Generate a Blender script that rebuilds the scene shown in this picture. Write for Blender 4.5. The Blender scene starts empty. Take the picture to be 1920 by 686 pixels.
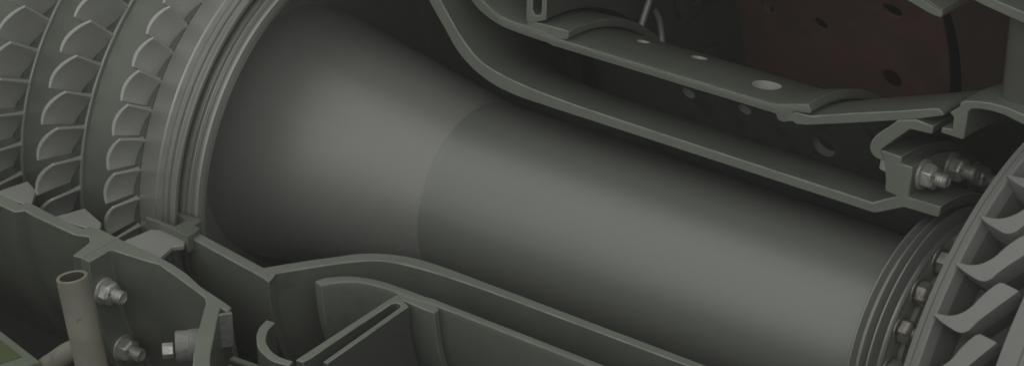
import bpy, bmesh, math, random
from mathutils import Vector, Matrix
random.seed(7)
S = 0.1                     # one drawing unit is 0.1 m
sc = bpy.context.scene
COL = sc.collection
PI = math.pi
R = math.radians

# ------------------------------------------------------------------ materials
def mat(name, base, rough=0.5, metal=0.0, var=0.12, nscale=14.0, bump=0.0, bscale=300.0, rvar=0.12,
        spots=None, spot_amt=0.0, spot_scale=40.0, stretch=None, coat=0.0, spec=0.5, wear=0.0, wear_col=None):
    m = bpy.data.materials.new(name); m.use_nodes = True
    nt = m.node_tree; N = nt.nodes; L = nt.links
    b = N["Principled BSDF"]
    b.inputs["Metallic"].default_value = metal
    b.inputs["Specular IOR Level"].default_value = spec
    b.inputs["Coat Weight"].default_value = coat
    tc = N.new("ShaderNodeTexCoord"); mp = N.new("ShaderNodeMapping")
    L.new(tc.outputs["Object"], mp.inputs["Vector"])
    if stretch: mp.inputs["Scale"].default_value = stretch
    n1 = N.new("ShaderNodeTexNoise"); n1.inputs["Scale"].default_value = nscale
    n1.inputs["Detail"].default_value = 6; n1.inputs["Roughness"].default_value = 0.62
    L.new(mp.outputs[0], n1.inputs["Vector"])
    cr = N.new("ShaderNodeValToRGB")
    cr.color_ramp.elements[0].position = 0.3; cr.color_ramp.elements[1].position = 0.72
    lo = [c * (1 - var) for c in base]; hi = [min(1, c * (1 + var)) for c in base]
    cr.color_ramp.elements[0].color = (*lo, 1); cr.color_ramp.elements[1].color = (*hi, 1)
    L.new(n1.outputs["Fac"], cr.inputs["Fac"])
    col = cr.outputs["Color"]
    if spots:
        n2 = N.new("ShaderNodeTexNoise"); n2.inputs["Scale"].default_value = spot_scale; n2.inputs["Detail"].default_value = 8
        n2.inputs["Roughness"].default_value = 0.7
        L.new(tc.outputs["Object"], n2.inputs["Vector"])
        r2 = N.new("ShaderNodeValToRGB"); r2.color_ramp.elements[0].position = 0.60 - spot_amt
        r2.color_ramp.elements[1].position = 0.66 - spot_amt
        r2.color_ramp.elements[0].color = (0, 0, 0, 1); r2.color_ramp.elements[1].color = (1, 1, 1, 1)
        L.new(n2.outputs["Fac"], r2.inputs["Fac"])
        mx = N.new("ShaderNodeMix"); mx.data_type = 'RGBA'
        L.new(r2.outputs["Color"], mx.inputs["Factor"]); L.new(col, mx.inputs["A"]); mx.inputs["B"].default_value = (*spots, 1)
        col = mx.outputs["Result"]
    if wear > 0:
        g = N.new("ShaderNodeNewGeometry")
        rr = N.new("ShaderNodeValToRGB"); rr.color_ramp.elements[0].position = 0.53; rr.color_ramp.elements[1].position = 0.60
        L.new(g.outputs["Pointiness"], rr.inputs["Fac"])
        ml = N.new("ShaderNodeMath"); ml.operation = 'MULTIPLY'; ml.inputs[1].default_value = wear
        L.new(rr.outputs["Color"], ml.inputs[0])
        mx = N.new("ShaderNodeMix"); mx.data_type = 'RGBA'
        L.new(ml.outputs[0], mx.inputs["Factor"]); L.new(col, mx.inputs["A"]); mx.inputs["B"].default_value = (*(wear_col or hi), 1)
        col = mx.outputs["Result"]
    L.new(col, b.inputs["Base Color"])
    mr = N.new("ShaderNodeMapRange")
    mr.inputs["To Min"].default_value = max(0.05, rough - rvar); mr.inputs["To Max"].default_value = min(1, rough + rvar)
    n3 = N.new("ShaderNodeTexNoise"); n3.inputs["Scale"].default_value = nscale * 2.3; n3.inputs["Detail"].default_value = 5
    L.new(mp.outputs[0], n3.inputs["Vector"]); L.new(n3.outputs["Fac"], mr.inputs["Value"]); L.new(mr.outputs[0], b.inputs["Roughness"])
    if bump > 0:
        n4 = N.new("ShaderNodeTexNoise"); n4.inputs["Scale"].default_value = bscale; n4.inputs["Detail"].default_value = 4
        L.new(mp.outputs[0], n4.inputs["Vector"])
        bp = N.new("ShaderNodeBump"); bp.inputs["Strength"].default_value = bump; bp.inputs["Distance"].default_value = 0.002
        L.new(n4.outputs["Fac"], bp.inputs["Height"]); L.new(bp.outputs[0], b.inputs["Normal"])
    return m

M = {}
M['cut']   = mat('cut_face_paint', (.245, .268, .225), .55, 0, .08, 22, .14, 420, spots=(.36, .38, .33), spot_amt=-.075, spot_scale=150)
M['edge']  = mat('worn_edge_paint', (.285, .308, .263), .45, 0, .30, 55, .1, 300)
M['case']  = mat('casing_paint', (.165, .177, .151), .33, 0, .12, 9, .12, 260, spots=(.135, .145, .123), spot_amt=0.02, spot_scale=16)
M['case_dark'] = mat('dark_casing_paint', (.125, .134, .114), .38, 0, .14, 7, .12, 260, spots=(.09, .097, .083), spot_amt=0.02, spot_scale=14)
M['liner'] = mat('liner_paint', (.190, .206, .175), .40, 0, .08, 8, .12, 260, spots=(.15, .162, .138), spot_amt=0.03, spot_scale=9)
M['shaft'] = mat('satin_shaft_metal', (.30, .312, .287), .38, .38, .05, 22, .02, 500, .05, stretch=(.05, 1, 1), spots=(.36, .37, .345), spot_amt=-.09, spot_scale=130)
M['cone']  = mat('satin_cone_metal', (.345, .347, .33), .42, .28, .05, 22, .02, 500, .05, stretch=(.05, 1, 1), spots=(.36, .37, .345), spot_amt=-.09, spot_scale=130)
M['shoulder'] = mat('dull_shoulder_metal', (.325, .322, .315), .52, .38, .05, 14, .03, 400)
M['blade'] = mat('compressor_blade_metal', (.56, .565, .54), .46, .40, .10, 18, .05, 300)
M['rim']   = mat('compressor_rim_metal', (.215, .235, .203), .45, .45, .08, 10, .04, 300)
M['drum']  = mat('seal_drum_metal', (.46, .46, .44), .40, .6, .06, 12, .03, 400)
M['turb']  = mat('turbine_rim_metal', (.29, .29, .28), .45, .2, .06, 16, .08, 300)
M['dark']  = mat('dark_disc_and_pocket_shade', (.15, .152, .138), .6, .1, .2, 18, .1, 200)  # dark tone paints pocket shade on turbine floor and blade roots; also the disc
M['bolt']  = mat('zinc_bolt_metal', (.66, .66, .625), .36, .6, .15, 60, .1, 500, spots=(.36, .32, .26), spot_amt=.02, spot_scale=120)
M['rbolt'] = mat('rusty_bolt_metal', (.36, .35, .32), .36, .6, .15, 60, .1, 500, spots=(.17, .10, .06), spot_amt=.02, spot_scale=70)
M['tube']  = mat('beige_tube_paint', (.325, .315, .265), .5, 0, .16, 28, .15, 250, spots=(.27, .235, .17), spot_amt=.022, spot_scale=85)
M['rust']  = mat('rusty_tube_bore', (.10, .085, .05), .8, 0, .5, 60, .4, 200)
M['olive'] = mat('olive_panel_paint', (.12, .15, .065), .5, 0, .1, 12, .1, 200)
M['rail']  = mat('grey_green_rail_paint', (.22, .25, .20), .5, 0, .08, 14, .1, 250)
M['red']   = mat('red_brown_liner_paint', (.30, .150, .136), .55, 0, .22, 3.5, .08, 200, spots=(.25, .145, .13), spot_amt=0.05, spot_scale=5)
M['brown'] = mat('dark_brown_duct_paint', (.19, .125, .105), .6, 0, .2, 5, .08, 200)
M['black'] = mat('black_casing_paint', (.030, .030, .027), .7, 0, .2, 6, .05, 200)
M['alu']   = mat('cast_aluminium', (.32, .32, .30), .5, .3, .25, 90, .5, 260)
M['seal']  = mat('rear_seal_metal', (.33, .332, .318), .36, .5, .08, 12, .04, 300)
M['hole']  = mat('bare_hole_metal', (.66, .66, .63), .45, .2, .1, 60)
M['vane']  = mat('stator_vane_metal', (.44, .44, .418), .45, .3, .08, 14, .06, 300)
M['nozzle']= mat('nozzle_vane_metal', (.15, .152, .14), .45, .3, .15, 10, .06, 240)
M['dome']  = mat('dome_plate_paint', (.115, .122, .110), .45, .1, .12, 8, .1, 240)
M['floor'] = mat('dark_floor', (.012, .012, .011), .8, 0, .1, 1, 0, spec=.05)

# ------------------------------------------------------------------ object helpers
def tag(o, label, cat=None, group=None, kind=None):
    if label: o['label'] = label
    if cat: o['category'] = cat
    if group: o['group'] = group
    if kind: o['kind'] = kind
    return o

def thing(name, label, cat, loc=(0, 0, 0), group=None):
    o = bpy.data.objects.new(name, None); COL.objects.link(o)
    o.location = Vector(loc) * S; o.empty_display_size = 0.05
    return tag(o, label, cat, group)

def worldloc(o):
    v = Vector((0, 0, 0))
    while o is not None:
        v = v + o.location; o = o.parent
    return v

def obj(name, bm, mats, parent=None, org=None, smooth=35, bevel=0.0, bseg=2, bangle=40):
    """one mesh object; bm is in drawing units in engine coordinates; org = origin in drawing units"""
    if parent is not None:
        base = worldloc(parent)
    else:
        base = Vector((0, 0, 0))
    o0 = Vector(org) * S if org is not None else base
    bmesh.ops.recalc_face_normals(bm, faces=bm.faces)
    for v in bm.verts: v.co = v.co * S - o0
    three = isinstance(mats, (list, tuple)) and len(mats) == 3
    if three and bevel > 0:                   # only the cut outline and the crisp corners get a worn bevel
        bm.normal_update()
        lay = bm.edges.layers.float.new('bevel_weight_edge')
        for e in bm.edges:
            if len(e.link_faces) == 2:
                a, b = e.link_faces
                if (a.material_index == 1) != (b.material_index == 1): e[lay] = 1.0
                elif a.normal.angle(b.normal, 0) > R(70): e[lay] = .35
    me = bpy.data.meshes.new(name); bm.to_mesh(me); bm.free()
    for m in (mats if isinstance(mats, (list, tuple)) else [mats]): me.materials.append(m)
    for p in me.polygons: p.use_smooth = True
    me.set_sharp_from_angle(angle=R(smooth))
    o = bpy.data.objects.new(name, me); COL.objects.link(o)
    o.location = o0 - base
    if parent is not None: o.parent = parent
    if bevel > 0:
        md = o.modifiers.new('edge', 'BEVEL'); md.width = bevel * S; md.segments = bseg
        md.limit_method = 'ANGLE'; md.angle_limit = R(bangle); md.harden_normals = False
        if three: md.material = 2; md.limit_method = 'WEIGHT'
    return o

def bake(o):
    """apply the modifiers without operators"""
    dg = bpy.context.evaluated_depsgraph_get(); dg.update()
    me = bpy.data.meshes.new_from_object(o.evaluated_get(dg))
    old = o.data; o.modifiers.clear(); o.data = me
    bpy.data.meshes.remove(old)

def cr(pts, n=4, closed=False):
    """Catmull-Rom smoothing of a chain of tuples"""
    out = []; k = len(pts)
    for i in range(k - 1):
        p0 = pts[max(i - 1, 0)]; p1 = pts[i]; p2 = pts[i + 1]; p3 = pts[min(i + 2, k - 1)]
        for j in range(n):
            t = j / n
            out.append(tuple(0.5 * (2 * b + (c - a) * t + (2 * a - 5 * b + 4 * c - d) * t * t + (3 * b - a - 3 * c + d) * t ** 3)
                             for a, b, c, d in zip(p0, p1, p2, p3)))
    out.append(tuple(pts[-1]))
    return out

def pt(x, r, f, c=(0, 0)):
    return Vector((x, c[0] - r * math.cos(f), c[1] + r * math.sin(f)))

def sector(prof, c=(0, 0), a0=90, a1=360, seg=120, cap=1, bm=None, facemat=None, skew=None):
    """closed outline (x, r) swept round the axis from a0 to a1; the two cut faces get material slot 'cap'"""
    bm = bm or bmesh.new()
    full = abs(a1 - a0) >= 359.9
    n = seg; rows = []
    for i in range(n if full else n + 1):
        f = R(a0 + (a1 - a0) * i / n)
        rows.append([bm.verts.new(pt(x + (skew(x, a0 + (a1 - a0) * i / n) if skew else 0), r, f, c)) for x, r in prof])
    k = len(prof)
    for i in range(n):
        A = rows[i]; B = rows[(i + 1) % len(rows)]
        for j in range(k):
            fc = bm.faces.new((A[j], A[(j + 1) % k], B[(j + 1) % k], B[j]))
            if facemat: fc.material_index = facemat(j)
    if not full:
        for row in (rows[0], rows[-1]):
            fc = bm.faces.new(row); fc.material_index = cap
    return bm

def lathe(prof, c=(0, 0), a0=0, a1=360, seg=160, bm=None):
    """open outline (x, r) turned round the axis"""
    bm = bm or bmesh.new()
    full = abs(a1 - a0) >= 359.9
    rows = []
    for i in range(seg if full else seg + 1):
        f = R(a0 + (a1 - a0) * i / seg)
        rows.append([bm.verts.new(pt(x, r, f, c)) for x, r in prof])
    for i in range(seg):
        A = rows[i]; B = rows[(i + 1) % len(rows)]
        for j in range(len(prof) - 1): bm.faces.new((A[j], A[j + 1], B[j + 1], B[j]))
    return bm

def frame(d):
    d = Vector(d).normalized()
    a = Vector((0, 0, 1)) if abs(d.z) < .9 else Vector((0, 1, 0))
    u = d.cross(a).normalized(); v = d.cross(u).normalized()
    return d, u, v

def rod(p, d, steps, n=24, bm=None, rot=0.0):
    """turned body along direction d from p: steps = [(distance, radius), ...], closed at both ends"""
    bm = bm or bmesh.new(); d, u, v = frame(d); p = Vector(p); rows = []
    for t, r in steps:
        rows.append([bm.verts.new(p + d * t + (u * math.cos(rot + 2 * PI * i / n) + v * math.sin(rot + 2 * PI * i / n)) * r) for i in range(n)])
    for A, B in zip(rows, rows[1:]):
        for i in range(n): bm.faces.new((A[i], A[(i + 1) % n], B[(i + 1) % n], B[i]))
    bm.faces.new(rows[0]); bm.faces.new(rows[-1])
    return bm

def prism(poly, z0, z1, bm=None):
    bm = bm or bmesh.new()
    a = [bm.verts.new((x, y, z0)) for x, y in poly]; b = [bm.verts.new((x, y, z1)) for x, y in poly]
    bm.faces.new(a); bm.faces.new(b); k = len(poly)
    for i in range(k): bm.faces.new((a[i], a[(i + 1) % k], b[(i + 1) % k], b[i]))
    return bm

def box(cx, u, v, w, bm=None):
    """box from centre and three half-extent vectors"""
    bm = bm or bmesh.new(); c = Vector(cx); u, v, w = Vector(u), Vector(v), Vector(w)
    P = [[[bm.verts.new(c + u * i + v * j + w * k) for k in (-1, 1)] for j in (-1, 1)] for i in (-1, 1)]
    q = lambda a, b, c_, d: bm.faces.new((a, b, c_, d))
    q(P[0][0][0], P[0][0][1], P[0][1][1], P[0][1][0]); q(P[1][0][0], P[1][1][0], P[1][1][1], P[1][0][1])
    q(P[0][0][0], P[1][0][0], P[1][0][1], P[0][0][1]); q(P[0][1][0], P[0][1][1], P[1][1][1], P[1][1][0])
    q(P[0][0][0], P[0][1][0], P[1][1][0], P[1][0][0]); q(P[0][0][1], P[1][0][1], P[1][1][1], P[0][1][1])
    return bm

def copy_tree(o, parent=None):
    c = o.copy(); COL.objects.link(c)
    if parent is not None: c.parent = parent
    for ch in list(o.children): copy_tree(ch, c)
    return c

# ------------------------------------------------------------------ bolts (part > nut, washer)
def make_bolt(parent, p, d, nut_r=.10, nut_h=.14, wash_r=.125, wash_h=.02, thr_r=.052, thr_l=.10, head=None, m='bolt', tail=0.25):
    """shank through the flange with nut and washer as sub-parts; p is on the flange face, d points out of it"""
    d = Vector(d).normalized(); p = Vector(p)
    L = nut_h + wash_h + thr_l
    steps = [(-tail, thr_r * .9), (nut_h * .5, thr_r * .9)]
    t = nut_h + wash_h - .02
    while t < L - .02:                       # thread turns
        steps += [(t, thr_r * .86), (t + .008, thr_r), (t + .014, thr_r), (t + .020, thr_r * .86)]; t += .024
    steps += [(L - .015, thr_r * .95), (L, thr_r * .72), (L - .012, thr_r * .45), (L - .012, thr_r * .02)]
    bm = rod(p, d, steps, 20)
    if head:
        hr, hh, off = head
        rod(p, d, [(-off - hh, hr * .86), (-off - hh * .85, hr), (-off, hr)], 6, bm, rot=.3)
    b = obj('bolt', bm, M[m], parent, org=tuple(p), smooth=40)
    rot = random.uniform(0, 1)
    h = wash_h
    obj('nut', rod(p, d, [(h, nut_r * .92), (h + nut_h * .12, nut_r), (h + nut_h * .80, nut_r), (h + nut_h, nut_r * .80), (h + nut_h, thr_r)], 6, rot=rot),
        M[m], b, org=tuple(p), smooth=30, bevel=.008, bseg=2, bangle=25)
    obj('washer', rod(p, d, [(0, wash_r), (wash_h * .7, wash_r), (wash_h, wash_r * .96), (wash_h, thr_r)], 28), M[m], b, org=tuple(p), smooth=30)
    return b

# ================================================================== ROTOR
CF = (.21, -.15)          # front rotor centre (y, z): the rotor sits a little off the casing axis
CS = (.20, -.10)
CB = (.20, -.02)

def blade_mesh(xte, rr, rt, dxr, dfr, dxt, dft, bulge, c, th=.036):
    """one curved blade at angle zero: trailing edge at xte, leading edge dx behind it and df degrees round"""
    nu, nv = 9, 6
    def mid(u, v):
        r = rr + (rt - rr) * v
        dx = dxr + (dxt - dxr) * v; df = dfr + (dft - dfr) * v
        b = bulge * 4 * u * (1 - u)
        x = xte + dx * u - b * (.75 + .25 * v)
        f = R(df * u)
        return Vector((x, r * f, r))            # unwrapped: x, arc, radius
    bm = bmesh.new()
    side = []
    for s in (1, -1):
        g = []
        for i in range(nu):
            u = i / (nu - 1); row = []
            for j in range(nv):
                v = j / (nv - 1)
                p = mid(u, v); e = .01
                t = mid(min(u + e, 1), v) - mid(max(u - e, 0), v)
                n = Vector((-t.y, t.x, 0)).normalized()
                w = th * .5 * (1 - .15 * v + .9 * (1 - v) ** 4) * (.72 + .55 * math.sin(PI * min(max(u, .02), .98)))
                q = p + n * w * s
                row.append(bm.verts.new(pt(q.x, q.z, q.y / q.z, (c[0], c[1]))))
            g.append(row)
        side.append(g)
    A, B = side
    for i in range(nu - 1):
        for j in range(nv - 1):
            bm.faces.new((A[i][j], A[i + 1][j], A[i + 1][j + 1], A[i][j + 1]))
            bm.faces.new((B[i][j], B[i][j + 1], B[i + 1][j + 1], B[i + 1][j]))
        bm.faces.new((A[i][-1], A[i + 1][-1], B[i + 1][-1], B[i][-1]))
        bm.faces.new((A[i][0], B[i][0], B[i + 1][0], A[i + 1][0]))
    for j in range(nv - 1):
        bm.faces.new((A[0][j], A[0][j + 1], B[0][j + 1], B[0][j]))
        bm.faces.new((A[-1][j], B[-1][j], B[-1][j + 1], A[-1][j + 1]))
    return bm

def stage(label, rim, xte, rr, rt, f0, pitch, dxt, dft, bulge, kmin, kmax, ring=None):
    t = thing('compressor_disc', label, 'compressor disc', (xte, CF[0], CF[1]), 'compressor discs stacked along the rotor')
    obj('rim', lathe(rim, CF, seg=192), M['rim'], t, smooth=30)
    if ring: obj('rim_edge', lathe([(ring[0] - .016, ring[1] - .03), (ring[0] - .014, ring[1] - .004), (ring[0] - .007, ring[1]), (ring[0] + .007, ring[1]), (ring[0] + .014, ring[1] - .004), (ring[0] + .016, ring[1] - .03)], CF, seg=220), M['drum'], t, smooth=50)
    proto = None
    for k in range(kmin, kmax):
        a = f0 + pitch * k
        if proto is None:
            proto = obj('blade', blade_mesh(xte, rr - .03, rt, dxt * 1.05, dft * 1.02, dxt, dft, bulge, CF), M['blade'], t, smooth=50, bevel=.006, bseg=2, bangle=50)
            b = proto
        else:
            b = proto.copy(); COL.objects.link(b)
        b.rotation_euler = (-R(a), 0, 0)
    return t

stage('wide compressor disc with the foremost ring of curved blades, cut off by the picture edge',
      [(-4.7, 1.4), (-4.7, 1.83), (-4.0, 1.905), (-3.815, 1.960), (-3.805, 1.980), (-3.795, 1.988), (-3.782, 1.988), (-3.772, 1.980), (-3.764, 1.962), (-3.60, 1.958), (-3.30, 1.985), (-3.215, 1.993), (-3.215, 1.4)],
      -3.785, 1.962, 2.349, .46, 8.02, -.18, -8.0, .055, -2, 15, (-3.785, 1.994))
stage('middle compressor disc whose ring of tall blades stands between the other two rings',
      [(-3.210, 1.4), (-3.210, 1.997), (-3.01, 2.046), (-3.002, 2.066), (-2.992, 2.076), (-2.978, 2.076), (-2.968, 2.066), (-2.960, 2.044), (-2.85, 2.02), (-2.62, 1.965), (-2.56, 1.957), (-2.56, 1.4)],
      -2.982, 2.050, 2.412, 4.33, 7.53, -.185, -8.0, .068, -2, 16, (-2.982, 2.082))
stage('narrow compressor disc with the shortest blades, next to the ribbed seal drum',
      [(-2.555, 1.4), (-2.555, 1.957), (-2.43, 1.970), (-2.40, 1.972), (-2.40, 1.4)],
      -2.405, 1.970, 2.275, 5.81, 7.53, -.080, -7.4, .052, -2, 17)

# ribbed seal drum behind the last blade row
t = thing('seal_drum', 'bright ribbed seal drum between the last compressor blades and the shaft cone', 'seal drum', (-2.1, CF[0], CF[1]))
obj('drum', lathe([(-2.395, 1.6), (-2.395, 1.968), (-2.30, 1.978), (-2.175, 2.008), (-2.165, 2.000), (-2.15, 2.000), (-2.14, 2.016), (-2.085, 2.028),
                   (-2.075, 2.010), (-2.055, 2.010), (-2.045, 2.036), (-2.005, 2.045), (-1.998, 2.022), (-1.955, 2.020), (-1.948, 2.064), (-1.895, 2.083),
                   (-1.888, 2.074), (-1.892, 2.05), (-1.93, 1.99), (-2.06, 1.96), (-2.068, 1.90), (-2.068, 1.885)], CF, seg=220), M['drum'], t, smooth=28)
def fin(x0, r, w): return [(x0 - w, r - .035), (x0 - w * .75, r), (x0 + w * .75, r), (x0 + w, r - .035)]
prof = [(-2.06, 1.885), (-2.06, 1.92)]
for a, b, r in ((-1.965, -1.918, 1.938), (-1.902, -1.858, 1.932), (-1.842, -1.772, 1.926)):
    prof += [(a - .004, r - .016), (a, r - .003), (a + .006, r), (b - .006, r), (b, r - .003), (b + .004, r - .016)]
prof += [(-1.762, 1.895), (-1.757, 1.875), (-1.757, 1.86), (-1.762, 1.838), (-1.774, 1.833)]
obj('seal_fins', lathe(prof, CF, seg=220), M['drum'], t, smooth=28)
obj('bore', lathe([(-1.772, 1.835), (-2.00, 1.862), (-2.33, 1.87), (-2.375, 1.84), (-2.392, 1.78), (-2.392, .95)], CF, seg=160), M['drum'], t, smooth=40)

# shaft
t = thing('drive_shaft', 'smooth satin metal shaft flaring into a wide cone, running across the middle', 'shaft', (1.2, CS[0], CS[1]))
obj('cone', lathe(cr([(-2.62, 1.150), (-2.44, 1.150), (-2.25, 1.141), (-2.07, 1.118), (-1.90, 1.086), (-1.74, 1.0565)], 5) + [(-1.2, .9705), (-.75, .8994), (-.30, .828), (-.285, .826)], CS, seg=220), M['cone'], t, smooth=60)
obj('tube', lathe([(-.2845, .8248), (-.265, .8225), (-.22, .8215), (1.5, .8215), (4.12, .8215)], CS, seg=220), M['shaft'], t, smooth=60)

# rear labyrinth seal with its ring of nuts
t = thing('rear_seal_ring', 'dark three-finned seal ring with rusty nuts at the thin end of the shaft', 'seal ring', (4.25, CB[0], CB[1]))
prof = [(4.05, .80), (4.05, 1.06)]
for x0, r in ((4.09, 1.122), (4.178, 1.146), (4.266, 1.172)):
    prof += [(x0 - .024, 1.075), (x0 - .012, r - .006), (x0 - .005, r), (x0 + .006, r), (x0 + .013, r - .008), (x0 + .036, 1.078)]
prof += [(4.318, 1.072), (4.335, 1.055), (4.340, 1.03)]
obj('fins', lathe(prof, CB, seg=220), M['seal'], t, smooth=30)
obj('flange', lathe([(4.3395, 1.035), (4.343, 1.02), (4.343, .86), (4.37, .84), (4.37, .70), (4.55, .62)], CB, seg=160), M['vane'], t, smooth=30)
for k in range(-2, 6):
    f = R(36.8 + 19.0 * k)
    make_bolt(t, pt(4.343, .955, f, CB), (1, 0, 0), .097, .100, .110, .014, .052, .080, m='rbolt', tail=.1)

# turbine wheel
t = thing('turbine_rotor', 'bright turbine wheel with thick crescent-shaped blades at the far right', 'turbine wheel', (5.4, CB[0], CB[1]))
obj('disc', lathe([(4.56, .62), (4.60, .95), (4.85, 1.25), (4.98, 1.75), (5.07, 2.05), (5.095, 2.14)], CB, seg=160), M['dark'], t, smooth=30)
obj('rim', lathe([(5.075, 2.10), (5.088, 2.262), (5.100, 2.284), (5.150, 2.306), (5.155, 2.296), (5.166, 2.297), (5.171, 2.314), (5.215, 2.335), (5.228, 2.325),
                  (5.262, 2.235)], CB, seg=220), M['turb'], t, smooth=25)
obj('blade_floor', lathe([(5.2615, 2.236), (5.285, 2.15), (5.32, 2.04), (5.40, 2.00), (5.78, 2.00)], CB, seg=160), M['dark'], t, smooth=30)  # floor coloured dark for the shade between the blades
obj('outer_ring', lathe([(5.78, 1.95), (5.785, 2.34), (5.80, 2.37), (5.95, 2.39), (5.96, 2.375), (5.985, 2.376), (5.995, 2.395), (6.25, 2.42), (6.26, 2.40), (6.58, 2.43), (6.6, 2.41), (6.6, 1.7), (6.4, 1.2), (6.4, .3), (6.6, .25), (6.6, .02)], CB, seg=220), M['turb'], t, smooth=25)
cres = cr([(5.218, -.05), (5.285, -.78), (5.375, -1.35), (5.463, -1.62), (5.52, -.77), (5.559, 1.11), (5.644, 4.26), (5.745, 8.0)], 4) + \
       cr([(5.745, 8.3), (5.66, 8.6), (5.590, 8.45), (5.519, 5.72), (5.474, 3.17), (5.41, 1.33), (5.335, .42), (5.265, .20)], 4)
def turbine_blade(levels):
    bm = bmesh.new(); rows = []
    cx = sum(p[0] for p in cres) / len(cres); cf = sum(p[1] for p in cres) / len(cres)
    for r, s in levels:
        rows.append([bm.verts.new(pt(cx + (x - cx) * s, r, R(cf + (f - cf) * s), CB)) for x, f in cres])
    k = len(cres)
    for A, B in zip(rows, rows[1:]):
        for i in range(k): bm.faces.new((A[i], A[(i + 1) % k], B[(i + 1) % k], B[i]))
    bm.faces.new(rows[-1]); bm.faces.new(rows[0])
    return bm
proto = None
for k in range(-5, 9):
    if proto is None: 
        b = proto = obj('blade', turbine_blade(((2.185, .955), (2.30, .985), (2.366, 1.0), (2.378, .99))), M['turb'], t, smooth=40)
        obj('blade_root', turbine_blade(((1.96, .90), (2.10, .92), (2.19, .935))), M['dark'], b, smooth=40)  # lower blade coloured dark to deepen the pocket shade
    else:
        b = copy_tree(proto, t)
    b.rotation_euler = (-R(39.4 + 9.4 * k), 0, 0)

# ================================================================== STATIC CASINGS (a quarter is cut away: plane y=0 above, plane z=0 in front)
CUT = [M['case'], M['cut'], M['edge']]
t = thing('compressor_casing', 'dark curved compressor casing with a pale cut edge below the bladed discs', 'casing', (-3.2, 0, 0))
obj('shell', sector([(-4.6, 2.34), (-3.456, 2.349), (-3.223, 2.357), (-3.183, 2.371), (-3.168, 2.317), (-3.079, 2.310), (-2.9, 2.332), (-2.791, 2.346), (-2.456, 2.366),
     (-2.438, 2.306), (-2.317, 2.286), (-2.142, 2.306), (-2.108, 2.31), (-2.108, 2.732), (-2.197, 2.745), (-2.230, 2.58), (-2.248, 2.499), (-2.316, 2.436),
     (-2.442, 2.483), (-2.935, 2.452), (-3.078, 2.428), (-3.129, 2.495), (-3.316, 2.485), (-3.40, 2.44), (-4.6, 2.44)]), [M['case_dark'], M['cut'], M['edge']], t, bevel=.010)
for k, quad in enumerate(([(-3.54, 2.35), (-3.46, 2.020), (-3.27, 2.103), (-3.11, 2.33)], [(-2.82, 2.36), (-2.715, 2.083), (-2.418, 2.187), (-2.33, 2.31)])):
    for j in range(3):
        bm = prism([(x, -r) for x, r in quad], -.055, -.012)
        o = obj('stator_vane', bm, M['vane'], t, org=(-3.2, 0, 0), bevel=.008)
        o.rotation_euler = (R(9 * j), 0, 0)

t = thing('diffuser_casing', 'grey-green diffuser casing sloping down to a bent leg, nuts on its left flange', 'casing', (-1.2, 0, 0))
obj('shell', sector([(-2.104, 2.31), (-1.979, 2.323), (-1.731, 2.335), (-1.598, 2.342), (-1.42, 2.368), (-1.238, 2.412), (-1.007, 2.499), (-0.673, 2.575), (-0.577, 2.602),
     (-0.555, 2.670), (-0.644, 2.659), (-0.560, 2.779), (-0.363, 3.047), (-0.195, 3.267), (-0.091, 3.380), (.25, 3.75), (.15, 3.86), (-0.200, 3.461), (-0.331, 3.308),
     (-0.528, 3.046), (-0.700, 2.80), (-0.787, 2.673), (-0.852, 2.614), (-1.232, 2.507), (-1.533, 2.432), (-1.599, 2.445), (-1.698, 2.459), (-1.92, 2.478), (-2.000, 2.486), (-2.018, 2.505), (-2.011, 2.747), (-2.104, 2.734)]), CUT, t, bevel=.010)
for k in range(1, 5):
    f = R(-7.3 - 14.0 * (k - 1))
    make_bolt(t, pt(-2.013, 2.627, f), (1, 0, 0), .105, .105, .118, .016, .062, .10, m='bolt')
o = obj('outlet_vane', prism([(-2.058, -2.33), (-2.012, -2.015), (-1.86, -1.925), (-1.67, -1.95), (-1.60, -2.06), (-1.66, -2.13), (-1.61, -2.36)], -.06, -.016), M['vane'], t, bevel=.008)
d = Vector((-.72, -.69, 0)).normalized()
p0 = Vector((-.58, -2.87, -.22))
b = obj('boss', rod(p0, d, [(0, .135), (.16, .135), (.165, .128), (.20, .128), (.26, .126), (.27, .12)], 36), M['alu'], t, smooth=30)
obj('plug', rod(p0 + d * .26 + Vector((-.02, -.02, -.03)), d, [(0, .065), (.08, .065), (.09, .058)], 6), M['bolt'], b, bevel=.006)
# ribbed bracket inside the bend
obj('bracket', box((-.575, -2.69, -.17), (.014, -.010, 0), (.036, .052, 0), (0, 0, .155)), M['alu'], t, bevel=.010)
bm = bmesh.new()
for dz in (0, .05): box((-.20, -2.74 - dz * .9, -.36 - dz), (.26, .02, 0), (0, .028, 0), (0, 0, .014), bm)
obj('bracket_rail', bm, M['rail'], t, bevel=.006)

# inner casing of the combustor
A = [(-1.649, 1.842), (-1.168, 1.912), (-0.964, 1.943), (-0.802, 1.968), (-0.712, 1.835)]
A += cr([(-0.585, 1.651), (-0.455, 1.485), (-0.369, 1.368), (-0.279, 1.279), (-0.154, 1.197), (0.023, 1.127), (0.216, 1.093), (.48, 1.083), (.9, 1.084)], 3)
A += [(1.327, 1.086), (2.5, 1.091), (3.724, 1.096), (3.760, 1.107), (3.993, 1.227), (4.281, 1.235), (4.297, 1.251), (4.308, 1.331), (4.030, 1.325), (4.044, 1.583),
      (3.946, 1.584), (3.948, 1.640), (3.768, 1.643), (3.802, 1.562), (3.818, 1.414), (3.818, 1.315), (3.918, 1.300), (3.711, 1.179), (3.544, 1.180), (2.5, 1.178), (1.327, 1.177)]
A += cr([(0.9, 1.180), (0.60, 1.190), (0.38, 1.205), (0.18, 1.228), (-0.002, 1.268), (-0.107, 1.310), (-0.197, 1.375), (-0.287, 1.464), (-0.346, 1.535), (-0.450, 1.674), (-0.578, 1.857)], 3)
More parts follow.
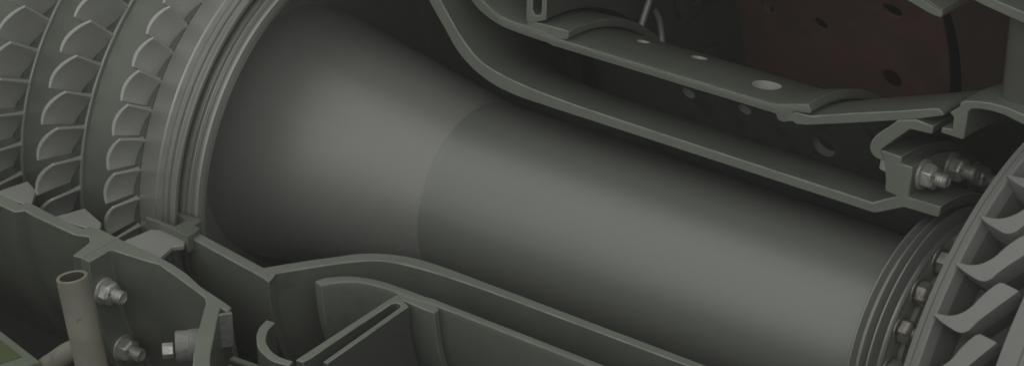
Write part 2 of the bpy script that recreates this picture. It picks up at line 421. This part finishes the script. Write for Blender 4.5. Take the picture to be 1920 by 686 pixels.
A += [(-0.661, 1.984), (-0.638, 2.022), (-0.610, 2.119), (-0.681, 2.098), (-0.853, 2.067), (-1.054, 2.038), (-1.398, 1.984), (-1.649, 1.942)]
t = thing('inner_combustor_casing', 'long grey-green inner casing wrapped round the shaft, cut open along both edges', 'casing', (1.0, 0, 0))
obj('shell', sector(A, seg=150), CUT, t, bevel=.010)
bm = prism([(x + .058, -r - .074) for x, r in [(-2.168, 1.903), (-2.145, 1.876), (-1.856, 1.874), (-1.855, 1.729), (-2.031, 1.698), (-2.036, 1.666), (-1.766, 1.663), (-1.742, 1.680), (-1.742, 1.762), (-1.666, 1.779),
     (-1.651, 1.838), (-1.651, 1.942), (-1.765, 1.924), (-2.010, 1.908), (-2.141, 1.912)]], -.10, .05)
for fc in bm.faces: fc.material_index = 1 if abs(fc.normal.z) > .9 else 0
obj('seal_arm', bm, CUT, t, bevel=.006)
for k in range(0, 5):
    f = R(96.6 + 17.2 * k)
    make_bolt(t, pt(4.044, 1.468, f), (1, 0, 0), .104, .105, .122, .020, .058, .095, head=(.088, .115, .225), m='bolt')

t = thing('hooked_seal_support', 'hook-shaped grey-green ring standing on the bolted flange, pale cut face', 'support ring', (3.9, 0, 0))
obj('ring', sector([(3.763, 1.647), (3.885, 1.768), (4.011, 1.891), (4.096, 1.898), (4.195, 1.905), (4.207, 1.972), (4.076, 1.983), (4.059, 1.986), (3.899, 1.936), (3.886, 1.918)] +
     cr([(3.798, 1.831), (3.735, 1.772), (3.690, 1.712), (3.668, 1.652), (3.679, 1.600), (3.716, 1.568), (3.760, 1.560)], 3) + [(3.798, 1.562)]), CUT, t, bevel=.010)

# flame tube inner wall with its holes
CL = (0, .045)
LIN = [M['liner'], M['cut'], M['edge']]
B_ = cr([(-0.262, 1.950), (-0.245, 1.878), (-0.193, 1.807), (-0.117, 1.733), (-0.033, 1.687), (0.066, 1.650), (0.190, 1.625), (0.335, 1.617), (0.476, 1.612), (0.60, 1.612)], 3)
B_ += [(0.632, 1.608), (0.665, 1.600), (0.72, 1.602), (1.325, 1.609), (2.816, 1.624), (2.838, 1.579), (2.882, 1.573), (2.915, 1.583), (2.955, 1.655), (2.985, 1.692), (3.052, 1.703), (3.128, 1.716),
       (3.134, 1.740), (3.108, 1.789), (2.960, 1.750), (2.819, 1.706), (2.745, 1.699), (1.325, 1.682), (0.80, 1.677), (0.70, 1.681), (0.62, 1.699), (0.50, 1.709)]
B_ += cr([(0.40, 1.706), (0.30, 1.703), (0.19, 1.711), (0.062, 1.745), (-0.050, 1.809), (-0.122, 1.890), (-0.170, 1.975)], 3)
t = thing('flame_tube_liner', 'grey-green inner wall of the flame tube pierced by round air holes', 'flame tube wall', (1.4, 0, 0))
wall = obj('wall', sector(B_, CL, seg=150), LIN, t, bevel=.008)
cut = bmesh.new()
for x, f, rr in ((1.22, 106.6, .056), (1.757, 107.2, .066), (2.53, 100.4, .118), (1.01, 153.7, .062), (1.58, 153.2, .062), (2.32, 159.5, .105), (2.6, 128, .095), (1.75, 128, .05), (1.2, 128, .04),
                 (1.55, 175, .055), (2.32, 185, .085)):
    f = R(f); n = Vector((0, -math.cos(f), math.sin(f)))
    rod(pt(x, 1.35, f, CL), n, [(0, rr), (.7, rr)], 28, cut)
co = obj('air_hole_cutter', cut, M['hole'], t)
md = wall.modifiers.new('holes', 'BOOLEAN'); md.object = co; md.operation = 'DIFFERENCE'; md.solver = 'EXACT'; md.material_mode = 'TRANSFER'
bake(wall)
me = co.data; bpy.data.objects.remove(co); bpy.data.meshes.remove(me)
for p in wall.data.polygons: p.use_smooth = True
wall.data.set_sharp_from_angle(angle=R(35))
obj('skirt', sector([(0.385, 1.695), (0.44, 1.696), (0.526, 1.696), (0.640, 1.688), (0.725, 1.672), (0.80, 1.690), (0.820, 1.706), (0.824, 1.766), (0.80, 1.773), (0.629, 1.766), (0.46, 1.758), (0.42, 1.745)], CL, a0=90.1, a1=359.9, seg=120), LIN, t, bevel=.008)

# dome of the flame tube
t = thing('flame_tube_dome', 'ring-shaped end plate of the flame tube, a grooved strip ending in a curled lip', 'end plate', (.5, 0, 0))
DOM = [M['dome'], M['cut'], M['edge']]
obj('plate', sector([(.398, 1.735), (.44, 1.74), (.56, 1.79), (.600, 1.81), (.600, 1.86), (.655, 2.86), (.612, 2.86), (.553, 1.87), (.535, 1.835), (.49, 1.82), (.462, 1.86), (.478, 2.40), (.50, 2.88), (.49, 2.96), (.425, 2.965)], CL, seg=120), DOM, t, bevel=.008)
obj('curled_lip', sector(cr([(-.137, 2.757), (-.166, 2.643), (-.084, 2.634)], 1) + cr([(-.051, 2.754), (.046, 2.887), (.18, 2.975), (.298, 3.005), (.420, 2.995)], 4) +
     cr([(.44, 3.06), (.3, 3.085), (.176, 3.055), (.061, 2.997), (-.058, 2.882), (-.120, 2.79)], 4), CL, seg=120), DOM, t, bevel=.008)
for k in range(0, 8):
    f = R(104 + 21 * k)
    obj('swirl_boss', rod(pt(.645, 2.36, f, CL), (1, 0, 0), [(0, .20), (.05, .20), (.06, .17), (.06, .10), (.02, .09), (.02, .01)], 36), M['dome'], t, smooth=30)

t = thing('fuel_pipe', 'thin straight grey pipe leaning against the flame tube end plate', 'pipe', (.80, 1.1, 1.55))
p0 = Vector((.80, 1.02, 1.45)); p1 = Vector((.70, 1.55, 2.00))
obj('pipe', rod(p0, p1 - p0, [(0, .022), (.01, .028), ((p1 - p0).length, .028)], 16), M['vane'], t)
t = thing('fuel_nozzle', 'short bent grey nozzle stub beside the thin pipe', 'nozzle', (.78, 1.3, 1.2))
path = cr([(.86, 1.26, 1.20), (.83, 1.29, 1.29), (.76, 1.36, 1.38), (.66, 1.44, 1.42)], 4)
bm = bmesh.new()
for a, b in zip(path, path[1:]):
    a = Vector(a); b = Vector(b); rod(a, b - a, [(0, .026), ((b - a).length * 1.08, .026)], 16, bm)
obj('stub', bm, M['vane'], t, smooth=60)

# transition duct
t = thing('transition_duct', 'tapering grey-green duct wall leading from the flame tube to the nozzle ring', 'duct', (3.6, 0, 0))
obj('wall', sector([(2.890, 1.580), (2.974, 1.600), (3.008, 1.587), (3.103, 1.609), (3.50, 1.744), (3.886, 1.881), (4.068, 1.947), (4.283, 2.038), (4.278, 2.060), (4.240, 2.081), (4.199, 2.073),
     (3.883, 1.958), (3.50, 1.829), (3.136, 1.697), (3.060, 1.690), (2.995, 1.690), (2.945, 1.660)], CL, a0=90.12, a1=359.88, seg=120), LIN, t, bevel=.008)

# turbine nozzle: two rings and the vanes between them
t = thing('turbine_nozzle', 'grey nozzle with a T-shaped inner ring, an outer ring and upright vanes', 'nozzle', (4.7, 0, 0))
NOZ = [M['liner'], M['cut'], M['edge']]
obj('inner_ring', sector([(4.454, 2.254), (4.422, 2.233), (4.417, 2.195), (4.337, 2.127), (4.373, 2.099), (4.368, 1.998), (4.278, 1.984), (4.273, 1.942), (4.455, 1.939), (4.468, 1.952),
     (4.486, 2.15), (4.495, 2.185), (4.520, 2.210), (4.600, 2.230), (4.688, 2.240), (4.786, 2.240), (4.951, 2.208), (5.03, 2.186), (5.03, 2.262), (4.948, 2.287), (4.817, 2.304), (4.684, 2.304), (4.551, 2.282)], seg=120), NOZ, t, bevel=.008)
obj('outer_ring', sector([(4.475, 3.073), (4.56, 3.052), (4.638, 3.040), (4.793, 3.016), (4.9, 3.001), (5.03, 2.983), (5.03, 3.07), (4.894, 3.085), (4.70, 3.11), (4.50, 3.15)], seg=120), NOZ, t, bevel=.008)
def nozzle_vane(f0):
    bm = bmesh.new(); rows = []
    # airfoil outline in (x, arc) at mid height
    sec_ = cr([(4.64, 0), (4.70, -.10), (4.80, -.13), (4.90, -.06), (5.02, .16)], 4) + cr([(5.00, .17), (4.90, .02), (4.80, -.035), (4.72, .02), (4.66, .04)], 4)
    for r in (2.20, 2.45, 2.75, 3.04):
        rows.append([bm.verts.new(pt(x, r, R(f0) + a / 2.5)) for x, a in sec_])
    k = len(sec_)
    for A_, C_ in zip(rows, rows[1:]):
        for i in range(k): bm.faces.new((A_[i], A_[(i + 1) % k], C_[(i + 1) % k], C_[i]))
    bm.faces.new(rows[0]); bm.faces.new(rows[-1])
    return bm
for k in range(0, 7):
    obj('vane', nozzle_vane(95.5 + 13 * k), M['nozzle'], t, smooth=45)

# outer flame tube wall with red-brown inner face and holes
def slant(x, a): return .03 - .0055 * (max(110, min(190, a)) - 168) if 2.6 < x < 2.9 else 0   # the joint runs a little askew
REDM = [M['red'], M['cut']]
t = thing('flame_tube_shroud', 'red-brown curved wall with dark round holes behind the flame tube', 'flame tube wall', (1.6, 0, 0))
wall = obj('wall', sector([(.50, 2.855), (.51, 2.85), (2.71, 2.85), (2.72, 2.855), (2.72, 2.877), (2.71, 2.882), (.51, 2.882), (.50, 2.877)], CL, a1=300, seg=150, skew=slant), REDM, t)
cut = bmesh.new()
for x, f, rr in ((.987, 158.4, .070), (1.53, 158.5, .072), (2.36, 149.0, .098), (2.19, 166.5, .098), (1.53, 176, .066), (.987, 176, .062), (2.45, 131, .092), (1.2, 141, .062), (2.25, 184, .092), (2.5, 115, .09)):
    f = R(f); n = Vector((0, -math.cos(f), math.sin(f)))
    rod(pt(x, 2.6, f, CL), n, [(0, rr), (.6, rr)], 28, cut)
co = obj('air_hole_cutter', cut, M['red'], t)
md = wall.modifiers.new('holes', 'BOOLEAN'); md.object = co; md.operation = 'DIFFERENCE'; md.solver = 'EXACT'; md.material_mode = 'TRANSFER'
bake(wall)
me = co.data; bpy.data.objects.remove(co); bpy.data.meshes.remove(me)
for p in wall.data.polygons: p.use_smooth = True
wall.data.set_sharp_from_angle(angle=R(35))
obj('seam_band', sector([(.22, 2.80), (.48, 2.80), (.498, 2.82), (.498, 2.94), (.22, 2.94)], CL, a1=300, seg=120), [M['dome'], M['cut']], t, bevel=.01)

t = thing('outer_duct', 'dark brown outer duct wall with a thick pale lip near the top edge', 'duct', (3.5, 0, 0))
obj('wall', sector([(2.83, 2.86), (3.3, 2.885), (3.914, 2.923), (4.00, 2.900), (4.100, 2.871), (4.17, 2.858), (4.225, 2.859), (4.235, 2.907), (4.066, 2.963), (3.9, 3.01), (3.5, 2.99), (2.83, 2.93)], seg=150, skew=slant), [M['brown'], M['cut']], t, bevel=.010)
obj('outer_shell_lip', sector([(3.86, 3.022), (4.070, 2.969), (4.230, 2.914), (4.235, 2.925), (4.075, 2.985), (3.87, 3.035)], a1=300, seg=120), [M['case'], M['cut']], t)

t = thing('outer_casing', 'black outermost casing closing the engine behind the red-brown wall', 'casing', (3, 0, 0))
obj('shell', sector([(.30, 3.80), (2.0, 3.70), (6.2, 3.62), (6.2, 3.72), (2.0, 3.80), (.30, 3.92)], seg=120), [M['black'], M['cut']], t)

# ================================================================== in front of the casing
t = thing('steel_tube_stand', 'beige painted open-ended steel tube with chipped rusty paint and a side branch', 'steel tube', (-1.4, -3.1, -3.0))
top = Vector((-1.85, -3.1, .077)); bot = Vector((-1.706, -3.1, -.712)); d = (bot - top).normalized()
bm = bmesh.new(); dd, u, v = frame(d)
rows = []
for tt, r in ((.5, .098), (.006, .100), (0, .106), (0, .125), (.005, .130), (.6, .131), (1.0, .133), (3.2, .14), (3.2, .10)):
    rows.append([bm.verts.new(top + dd * tt + (u * math.cos(2 * PI * i / 48) + v * math.sin(2 * PI * i / 48)) * r) for i in range(48)])
for k, (A_, C_) in enumerate(zip(rows, rows[1:])):
    for i in range(48):
        fc = bm.faces.new((A_[i], A_[(i + 1) % 48], C_[(i + 1) % 48], C_[i])); fc.material_index = 1 if k < 1 else 0
fc = bm.faces.new(rows[0]); fc.material_index = 1
post = obj('post', bm, [M['tube'], M['rust']], t, smooth=40)
p0 = top + d * .62; p1 = Vector((-2.31, -3.10, -.93))
bm = bmesh.new(); path = cr([tuple(p0), tuple(p0.lerp(p1, .35) + Vector((0, 0, .02))), tuple(p0.lerp(p1, .7) + Vector((0, 0, -.01))), tuple(p1 + Vector((0, 0, -.06))), tuple(p1 + Vector((-.22, 0, -.5)))], 5)
rows = []
for i, q in enumerate(path):
    a = Vector(path[max(i - 1, 0)]); b = Vector(path[min(i + 1, len(path) - 1)]); e, u, v = frame(b - a)
    rows.append([bm.verts.new(Vector(q) + (u * math.cos(2 * PI * j / 32) + v * math.sin(2 * PI * j / 32)) * .088) for j in range(32)])
for A_, C_ in zip(rows, rows[1:]):
    for j in range(32): bm.faces.new((A_[j], A_[(j + 1) % 32], C_[(j + 1) % 32], C_[j]))
obj('branch', bm, M['tube'], t, smooth=60)

t = thing('support_frame', 'olive panel in a grey-green frame at the lower left corner', 'frame', (-3.1, -3.5, -1.2))
c0 = Vector((-2.21, -3.19)); ex = Vector((-.970, .241)); ey = Vector((-.30, -.95)).normalized()
def q(a, b): 
    w = c0 + ex * a + ey * b; return (w.x, w.y)
obj('frame', prism([q(0, 0), q(2.2, 0), q(2.2, 1.6), q(0, 1.6)], -1.25, -.80), M['rail'], t, bevel=.015)
obj('panel', prism([q(.15, .085), q(2.1, .085), q(2.1, 1.5), q(.15, 1.5)], -.81, -.792), M['olive'], t, bevel=.006)

bm = bmesh.new(); box((0, 0, -4.35), (60, 0, 0), (0, 60, 0), (0, 0, .05), bm)
fl = obj('floor', bm, M['floor'], None, org=(0, 0, -4.35)); tag(fl, 'dark floor far below the engine', 'floor', kind='structure')

# ================================================================== camera
cam = bpy.data.cameras.new('camera'); co = bpy.data.objects.new('camera', cam); COL.objects.link(co); sc.camera = co
Rv = Vector((0.7900143047996026, 0.6129652596028177, -0.012287747232559548)); Uv = Vector((-0.27566363310953473, 0.37304580710175955, 0.8859155643652777))
Fv = Vector((-0.5476193564811718, 0.6964986836483233, -0.46368375438794496))
rot = Matrix((Rv, Uv, -Fv)).transposed()
co.matrix_world = Matrix.Translation(Vector((14.831392, -18.570607, 12.628366)) * S) @ rot.to_4x4()
cam.sensor_width = 36; cam.lens = 5997.6 / 1920 * 36; cam.clip_start = .05; cam.clip_end = 100
cam.dof.use_dof = True; cam.dof.focus_distance = 2.52; cam.dof.aperture_fstop = 14

# ================================================================== light
w = bpy.data.worlds.new('World'); sc.world = w; w.use_nodes = True
bg = w.node_tree.nodes['Background']; bg.inputs['Color'].default_value = (.98, 1.0, .95, 1); bg.inputs['Strength'].default_value = .36

def area(name, target, direction, dist, sx, sy, power, color=(1, 1, 1), roll=0):
    l = bpy.data.lights.new(name, 'AREA'); l.shape = 'RECTANGLE'; l.size = sx * S; l.size_y = sy * S; l.energy = power; l.color = color
    o = bpy.data.objects.new(name, l); COL.objects.link(o)
    d = Vector(direction).normalized(); o.location = (Vector(target) + d * dist) * S
    o.rotation_euler = (d.to_track_quat('Z', 'Y').to_matrix() @ Matrix.Rotation(R(roll), 3, 'Z')).to_euler()
    return o
area('hall_window_light', (1, -.5, .5), (-.31, -.60, .66), 34, 28, 48, 16.8, (1, 1, .965), 40)
area('right_front_fill_light', (4.0, -1.2, 1.4), (.52, -.58, .60), 30, 18, 18, 13.0, (1, .99, .97))  # added fill from the right front for turbine, fins and bolts
area('overhead_fill_light', (1, 0, .5), (-.05, .25, 1), 34, 16, 16, 4.5, (1, 1, .98))  # added fill from above to brighten the upper casing surfaces

sc.view_settings.view_transform = 'Standard'; sc.view_settings.look = 'None'
sc.view_settings.exposure = -0.2; sc.view_settings.gamma = 1

# added grey volume that lifts the blacks like a flat overlay
hb = bmesh.new(); box((0, 0, 20), (75, 0, 0), (0, 75, 0), (0, 0, 30), hb)
hz = obj('veil', hb, [], None, org=(0, 0, 20)); tag(hz, 'added grey haze filling the air', 'veil', kind='stuff')
hm = bpy.data.materials.new('added_veil'); hm.use_nodes = True; nt = hm.node_tree
nt.nodes.remove(nt.nodes['Principled BSDF']); pv = nt.nodes.new('ShaderNodeVolumePrincipled')
pv.inputs['Density'].default_value = .0155; pv.inputs['Color'].default_value = (.98, 1, .94, 1); pv.inputs['Anisotropy'].default_value = 0
nt.links.new(pv.outputs[0], nt.nodes['Material Output'].inputs['Volume'])
hz.data.materials.append(hm)
